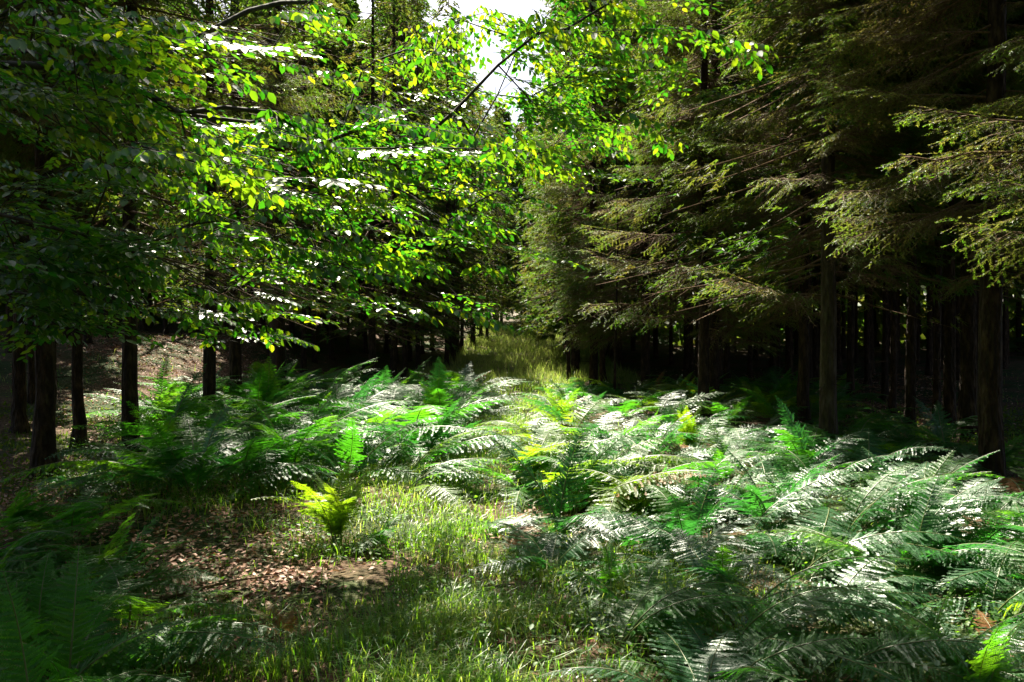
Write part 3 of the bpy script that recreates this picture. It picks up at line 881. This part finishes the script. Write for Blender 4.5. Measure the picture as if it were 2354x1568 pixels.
# singled-out ferns (picture column, distance)
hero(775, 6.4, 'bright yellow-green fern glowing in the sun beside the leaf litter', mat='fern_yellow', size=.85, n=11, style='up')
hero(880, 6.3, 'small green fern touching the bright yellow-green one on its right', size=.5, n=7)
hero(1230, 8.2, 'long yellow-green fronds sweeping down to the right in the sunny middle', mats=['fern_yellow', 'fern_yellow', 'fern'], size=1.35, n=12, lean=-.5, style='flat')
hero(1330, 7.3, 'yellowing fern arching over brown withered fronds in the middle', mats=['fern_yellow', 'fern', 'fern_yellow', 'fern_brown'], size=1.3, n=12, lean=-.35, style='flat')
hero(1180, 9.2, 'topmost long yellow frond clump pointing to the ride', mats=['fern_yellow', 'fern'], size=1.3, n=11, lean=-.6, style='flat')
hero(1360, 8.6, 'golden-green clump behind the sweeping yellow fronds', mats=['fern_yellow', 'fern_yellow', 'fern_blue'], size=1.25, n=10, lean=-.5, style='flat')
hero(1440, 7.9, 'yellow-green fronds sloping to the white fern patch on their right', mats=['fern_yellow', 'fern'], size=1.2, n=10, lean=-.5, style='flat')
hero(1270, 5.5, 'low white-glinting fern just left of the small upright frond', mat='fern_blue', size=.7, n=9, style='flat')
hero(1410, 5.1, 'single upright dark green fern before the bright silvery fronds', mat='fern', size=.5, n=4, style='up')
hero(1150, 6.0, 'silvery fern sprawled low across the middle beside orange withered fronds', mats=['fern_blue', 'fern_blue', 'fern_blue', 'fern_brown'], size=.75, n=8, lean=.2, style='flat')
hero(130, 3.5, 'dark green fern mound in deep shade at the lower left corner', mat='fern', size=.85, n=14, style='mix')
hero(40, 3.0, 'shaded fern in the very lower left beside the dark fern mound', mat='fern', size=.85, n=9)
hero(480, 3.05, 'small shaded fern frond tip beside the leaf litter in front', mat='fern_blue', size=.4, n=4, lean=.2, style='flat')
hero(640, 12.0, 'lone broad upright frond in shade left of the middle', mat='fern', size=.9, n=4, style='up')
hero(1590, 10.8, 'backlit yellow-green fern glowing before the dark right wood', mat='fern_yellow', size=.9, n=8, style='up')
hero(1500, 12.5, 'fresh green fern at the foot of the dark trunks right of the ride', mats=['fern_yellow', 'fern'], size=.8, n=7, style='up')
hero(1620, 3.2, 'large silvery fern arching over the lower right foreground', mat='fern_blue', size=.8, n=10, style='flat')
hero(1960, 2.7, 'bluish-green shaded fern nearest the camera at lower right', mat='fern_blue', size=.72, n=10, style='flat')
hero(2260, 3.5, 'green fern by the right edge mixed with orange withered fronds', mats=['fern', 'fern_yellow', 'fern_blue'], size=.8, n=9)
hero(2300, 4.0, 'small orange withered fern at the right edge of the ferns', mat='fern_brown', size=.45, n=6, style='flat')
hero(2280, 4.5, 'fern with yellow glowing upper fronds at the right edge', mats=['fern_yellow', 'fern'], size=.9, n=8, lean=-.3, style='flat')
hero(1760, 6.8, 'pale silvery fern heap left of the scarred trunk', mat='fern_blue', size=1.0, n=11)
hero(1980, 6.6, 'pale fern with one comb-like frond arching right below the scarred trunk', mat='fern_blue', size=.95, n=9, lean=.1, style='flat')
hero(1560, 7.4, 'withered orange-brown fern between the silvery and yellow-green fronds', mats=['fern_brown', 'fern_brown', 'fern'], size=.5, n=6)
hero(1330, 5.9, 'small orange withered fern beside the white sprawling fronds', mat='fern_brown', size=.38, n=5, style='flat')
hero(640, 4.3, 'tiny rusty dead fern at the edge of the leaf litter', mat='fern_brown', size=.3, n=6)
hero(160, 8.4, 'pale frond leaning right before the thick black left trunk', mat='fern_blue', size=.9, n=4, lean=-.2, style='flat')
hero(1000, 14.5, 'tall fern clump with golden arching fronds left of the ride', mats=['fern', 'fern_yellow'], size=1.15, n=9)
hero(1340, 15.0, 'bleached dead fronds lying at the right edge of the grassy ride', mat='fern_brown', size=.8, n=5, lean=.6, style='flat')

# ferns in masses: (cx, cy, rx, ry, weight) in picture terms for the fern's foot
FZ = [('right', (1260, 1235, 230, 50)), ('right', (1290, 935, 110, 35)), ('left', (1020, 905, 110, 45)), ('right', (1750, 1130, 560, 150)), ('right', (2050, 1320, 420, 240)), ('right', (1500, 1280, 260, 110)), ('front', (1850, 1500, 560, 150)),
      ('left', (720, 1000, 380, 120)), ('left', (900, 940, 300, 60)), ('mid', (1150, 1080, 260, 120)), ('left', (500, 1080, 170, 80)), ('edge', (1650, 930, 300, 60)),
      ('corner', (90, 1420, 230, 190))]
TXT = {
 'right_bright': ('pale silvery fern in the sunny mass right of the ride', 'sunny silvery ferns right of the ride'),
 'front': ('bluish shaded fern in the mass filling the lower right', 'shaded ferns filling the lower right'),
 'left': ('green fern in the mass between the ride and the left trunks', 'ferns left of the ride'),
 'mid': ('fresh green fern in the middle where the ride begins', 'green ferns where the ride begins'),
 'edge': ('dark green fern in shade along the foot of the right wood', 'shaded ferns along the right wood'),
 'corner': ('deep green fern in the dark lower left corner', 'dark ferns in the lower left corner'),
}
MARKS = [(2282, 8.9, 'the rightmost thick trunk'), (1903, 11.6, 'the scarred trunk'), (1853, 14.2, 'the trunk behind the scarred one'), (1486, 22, 'the reddish lit trunk'),
         (1640, 18.3, 'the low-boughed spruce'), (1362, 24, 'the black ride-side trunk'), (103, 9.7, 'the thick black left trunk'), (300, 10.4, 'the left trunk before the litter'),
         (636, 21, 'the big beech trunk'), (775, 6.4, 'the glowing yellow-green fern'), (1230, 8.2, 'the sweeping yellow fronds'), (1410, 5.1, 'the small upright frond'),
         (1150, 6.0, 'the sprawled silvery fern'), (130, 3.5, 'the dark corner fern mound'), (640, 12, 'the lone broad frond'), (1590, 10.8, 'the glowing fern by the dark wood'),
         (2280, 4.5, 'the yellow-topped fern at the right edge'), (1980, 6.6, 'the comb-like frond'), (1760, 6.8, 'the silvery fern heap'), (1960, 2.7, 'the nearest bluish fern'),
         (1000, 14.5, 'the tall golden-fronded clump'), (1560, 7.4, 'the orange-brown fern'), (450, 4.6, 'the leaf litter clearing'), (1190, 30, 'the far grassy ride'), (1130, 4.8, 'the sunny grass patch')]
LAB_USED = {}
def fern_label(x, d, mats, q_):
    best = sorted(MARKS, key=lambda m: math.hypot(px_x(m[0], m[1]) - x, m[1] - d))
    if 'fern_brown' in mats: c = 'partly withered'
    elif 'fern_yellow' in mats: c = 'yellow-tinged'
    elif mats.count('fern_blue') * 2 > len(mats): c = 'bluish'
    elif 'fern_blue' in mats: c = 'grey-green'
    else: c = 'fresh green'
    for m, adj in [(m, a) for a in ('', 'large ' if q_ > .93 else 'small ') for m in best[:8]]:
        dx, dy = px_x(m[0], m[1]) - x, m[1] - d
        if abs(dx) > abs(dy): rel = 'left of' if dx > 0 else 'right of'
        else: rel = 'in front of' if dy > 0 else 'behind'
        dist = math.hypot(dx, dy)
        far = 'close' if dist < 1.0 else 'a step' if dist < 1.8 else 'some way'
        rel = {'close': 'close ', 'a step': 'a step ', 'some way': 'further off '}[far] + rel
        lab = '%s%s fern %s %s' % (adj, c, rel, m[2])
        if lab not in LAB_USED: break
    LAB_USED[lab] = 1
    return lab

def mass_ferns():
    rg = np.random.default_rng(64)
    tries = 0; made = 0
    while made < 262 and tries < 60000:
        tries += 1
        d = 2.3 + 21 * rg.random() ** 1.15
        u = rg.uniform(-100, 2500)
        x = px_x(u, d); v = 784 + (CAM_H - Hs(x, d)) * FPX / d
        zone = None
        for nm, (cx, cy, rx, ry) in FZ:
            if ((u - cx) / rx) ** 2 + ((v - cy) / ry) ** 2 < 1: zone = nm; break
        if zone is None: continue
        if any((x - a) ** 2 + (d - b_) ** 2 < r_ * r_ for a, b_, r_ in FPOS): continue
        if any((x - a) ** 2 + (d - b_) ** 2 < .09 for a, b_ in TREE_POS): continue
        cx_ = np.interp(d, [2, 4, 8, 10, 15, 18, 25], [-.3, -.15, -.5, -.5, 0, .15, .5])
        if abs(x - cx_) < .36 + .025 * d: continue
        sp = .37 + .017 * d
        FPOS.append((x, d, sp))
        key = 'right_bright' if zone == 'right' else zone
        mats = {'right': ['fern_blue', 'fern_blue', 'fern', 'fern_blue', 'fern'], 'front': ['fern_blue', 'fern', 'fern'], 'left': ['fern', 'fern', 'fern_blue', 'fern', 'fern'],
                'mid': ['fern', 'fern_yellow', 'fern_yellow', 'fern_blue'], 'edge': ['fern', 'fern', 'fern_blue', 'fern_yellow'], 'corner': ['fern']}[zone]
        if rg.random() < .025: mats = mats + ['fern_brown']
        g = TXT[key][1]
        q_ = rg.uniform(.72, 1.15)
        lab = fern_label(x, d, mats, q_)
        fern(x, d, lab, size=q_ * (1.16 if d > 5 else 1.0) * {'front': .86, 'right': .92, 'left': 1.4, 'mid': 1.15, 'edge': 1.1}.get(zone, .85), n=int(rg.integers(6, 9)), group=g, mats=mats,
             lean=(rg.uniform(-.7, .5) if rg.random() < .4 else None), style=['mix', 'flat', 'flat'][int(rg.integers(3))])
        made += 1
    print('mass ferns', made, tries)
mass_ferns()

# ------------------------------------------------------------------ grass, litter, herbs, moss (nobody could count them)
def scatter(n, dmin, dmax, umin=-60, umax=2414, power=1.0):
    d = dmin + (dmax - dmin) * rng.random(n) ** power
    u = rng.uniform(umin, umax, n)
    x = px_x(u, d); z = H(x, d)
    v = 784 - FPX * (z - CAM_H) / d
    return x, d, z, u, v

GZN = [(1080, 1150, 60, 200, .9), (1120, 980, 60, 90, .9), (1120, 1330, 190, 140, 1.0), (1000, 1500, 420, 110, 1.0), (420, 1500, 480, 80, .75), (1190, 900, 110, 110, 1.0), (1200, 800, 100, 40, 1.0), (870, 1180, 330, 110, .5),
       (1100, 1080, 180, 90, .7), (450, 1000, 160, 60, .5), (1500, 1400, 300, 120, .5), (330, 1130, 160, 60, .4), (900, 1050, 300, 80, .5), (1170, 960, 70, 60, 1.0), (1090, 1080, 60, 120, 1.0)]
def grass():
    b = Build()
    x, y, z, u, v = scatter(480000, 1.9, 30, power=1.35)
    p = ellmap(GZN, u, v) * .9 + .012
    cl = .55 + .9 * np.sin(x * 3.1 + np.sin(y * 2.3) * 2) * np.sin(y * 2.7 + np.sin(x * 1.9))
    k = rng.random(len(x)) < p * np.clip(cl, .15, 1)
    x, y, z = x[k], y[k], z[k]; n = len(x)
    hgt = rng.uniform(.045, .19, n) * (1 + .25 * (rng.random(n) < .15)) * (1 + .02 * y)
    az = rng.uniform(0, 6.283, n); bend = rng.uniform(.4, 1.6, n)
    w = rng.uniform(.0014, .003, n) * (1 + .07 * y)
    D = np.stack([np.cos(az), np.sin(az), np.zeros(n)], -1); S = np.stack([-np.sin(az), np.cos(az), np.zeros(n)], -1)
    base = np.stack([x, y, z - .01], -1); Z = np.array([[0, 0, 1.0]])
    m = base + Z * (hgt * .6)[:, None] + D * (hgt * bend * .25)[:, None]
    tip = base + Z * (hgt * (1 - .25 * bend))[:, None] + D * (hgt * bend * .9)[:, None]
    V = np.stack([base - S * w[:, None], base + S * w[:, None], m + S * w[:, None] * .8, m - S * w[:, None] * .8, tip], 1)
    i0 = np.arange(n)[:, None, None] * 5
    F = (np.array([[0, 1, 2], [0, 2, 3], [3, 2, 4]])[None] + i0).reshape(-1, 3)
    b.add(V.reshape(-1, 3), F, 0)
    tag(obj('grass', b.mesh('grass', [M['grass']])), 'soft green and straw-coloured woodland grass', 'grass', kind='stuff')
    print('grass', n)
grass()
def far_grass():
    b = Build()
    y = rng.uniform(26, 74, 26000); x = rng.uniform(-3.5, 4.5, 26000) + .02 * (y - 30); z = H(x, y)
    n = len(x); h = rng.uniform(.15, .5, n); w = rng.uniform(.008, .02, n); az = rng.uniform(0, 3.14, n)
    S = np.stack([np.cos(az), np.sin(az), 0 * az], -1) * w[:, None]
    base = np.stack([x, y, z - .02], -1); tip = base + np.stack([rng.normal(size=n) * .12, rng.normal(size=n) * .12, h], -1)
    b.add(np.stack([base - S, base + S, tip], 1).reshape(-1, 3), np.arange(n * 3).reshape(-1, 3), 0)
    tag(obj('grass', b.mesh('grass', [M['grass_pale']])), 'sunny pale grass where the ride climbs at its far end', 'grass', kind='stuff')
far_grass()

LZN = [(450, 1300, 270, 170, 1.0), (120, 1180, 260, 90, .9), (640, 1330, 120, 90, .9), (1000, 1450, 300, 60, .25), (390, 810, 200, 90, 1.0), (260, 960, 120, 60, .8), (2060, 930, 120, 60, .9), (1500, 930, 120, 40, .6), (1250, 1200, 200, 60, .4)]
def litter():
    b = Build()
    x, y, z, u, v = scatter(120000, 1.9, 34, power=1.3)
    p = ellmap(LZN, u, v) * .85 + .07
    k = rng.random(len(x)) < p
    x, y, z = x[k], y[k], z[k]; n = len(x)
    az = rng.uniform(0, 6.283, n)
    A = np.stack([np.cos(az), np.sin(az), rng.normal(size=n) * .28], -1)
    U = np.array([[0, 0, 1.0]]) + rng.normal(size=(n, 3)) * .4
    tV = np.array([[0, 0, 0], [.5, .3, .10], [1, 0, .02], [.5, -.3, .10], [.5, 0, 0]])
    tF = np.array([[0, 4, 1], [1, 4, 2], [2, 4, 3], [3, 4, 0]])
    s = rng.uniform(.028, .058, n) * (1 + .03 * y)
    stamp(b, tV, tF, np.stack([x, y, z + rng.uniform(.002, .03, n)], -1), frames(A, U), s, 0)
    tag(obj('leaf_litter', b.mesh('leaf_litter', [M['litter']])), 'dry curled pinkish-brown leaves covering the forest floor', 'leaf litter', kind='stuff')
    print('litter', n)
litter()

HZN = [(210, 1090, 130, 70, 1.0), (900, 1250, 150, 70, .6), (1010, 1420, 120, 110, .5), (700, 1230, 120, 60, .5), (1550, 1480, 350, 80, .5), (430, 1080, 120, 90, .5), (260, 1180, 90, 40, .4),
       (2150, 980, 200, 60, .5), (1250, 1450, 200, 100, .4), (2200, 1500, 200, 80, .5)]
def herbs():
    b = Build()
    x, y, z, u, v = scatter(16000, 2.0, 16, power=1.2)
    k = rng.random(len(x)) < ellmap(HZN, u, v) * .5 + .02
    x, y, z = x[k], y[k], z[k]; n = len(x)
    PP, AA, UU, SS = [], [], [], []
    for i in range(n):
        m = rng.integers(7, 15); h = rng.uniform(.05, .24)
        a = rng.uniform(0, 6.283, m); f = rng.uniform(.35, 1, m)
        r_ = rng.uniform(.01, .09, m)
        PP.append(np.stack([x[i] + np.cos(a) * r_, y[i] + np.sin(a) * r_, z[i] + h * f], -1))
        AA.append(np.stack([np.cos(a), np.sin(a), rng.uniform(-.5, .4, m)], -1))
        UU.append(np.array([[0, 0, 1.0]]) + rng.normal(size=(m, 3)) * .35)
        SS.append(rng.uniform(.016, .042, m))
        tube(b, [[x[i], y[i], z[i] - .01], [x[i] + rng.normal() * .02, y[i], z[i] + h]], [.002, .001], 3, 0)
    stamp(b, LV, LF, np.concatenate(PP), frames(np.concatenate(AA), np.concatenate(UU)), np.concatenate(SS), 0)
    tag(obj('undergrowth', b.mesh('undergrowth', [M['herb']])), 'low small-leaved undergrowth between the ferns', 'undergrowth', kind='stuff')
    print('herbs', n)
herbs()

MZN = [(60, 1040, 140, 110, 1.0), (300, 970, 90, 50, .9), (350, 1130, 90, 25, 1.0), (380, 860, 110, 40, .8), (130, 1150, 120, 50, .5), (2200, 980, 160, 60, .8)]
def moss():
    b = Build()
    x, y, z, u, v = scatter(40000, 3, 20)
    k = rng.random(len(x)) < ellmap(MZN, u, v)
    x, y, z = x[k], y[k], z[k]; n = len(x)
    A = rng.normal(size=(n, 3)) * .5 + np.array([[0, 0, 1.0]])
    tV = np.array([[0, -.3, 0], [0, .3, 0], [1, 0, 0]]); tF = np.array([[0, 1, 2]])
    stamp(b, tV, tF, np.stack([x, y, z - .005], -1), frames(A, rng.normal(size=(n, 3))), rng.uniform(.03, .08, n), 0)
    tag(obj('moss', b.mesh('moss', [M['moss']])), 'yellow-green moss cushions under the left trees', 'moss', kind='stuff')
moss()

# fallen sticks
def stick(u, d, L, az, r, label, lift=.03):
    x = px_x(u, d); z = Hs(x, d)
    b = Build()
    n = 7; s = np.linspace(-.5, .5, n)
    pts = np.stack([s * L, .03 * np.sin(s * 6) * L, .02 * np.cos(s * 5)], -1)
    pts[:, 2] += np.array([Hs(x + math.cos(az) * q * L, d + math.sin(az) * q * L) - z for q in s]) + r + lift * (s + .5)
    tube(b, pts, r * (1 - .5 * (s + .5)), 6, 0, bump=.06, seed=int(u))
    for q in (2, 4):
        e = pts[q] + np.array([.10, .12 * (-1) ** q, .06]) * L * .6
        tube(b, [pts[q], e], [r * .5, r * .2], 4, 0)
    o = obj('fallen_stick', b.mesh('fallen_stick', [M['twig']]), None, (x, d, z), (0, 0, az))
    tag(o, label, 'stick')
stick(165, 5.9, .75, -.75, .010, 'pale bare stick lying at a slant on the leaf litter at left')
stick(470, 5.2, 1.1, .35, .012, 'thin brown stick on the litter below the mossy mound')
stick(330, 4.1, .8, 2.6, .009, 'thin stick half buried beside the dark fern mound')
stick(1000, 3.6, .7, .9, .007, 'slim dry twig in the sunny grass in front')
stick(1150, 5.0, .9, .5, .016, 'short brown branch lying under the white fern fronds')
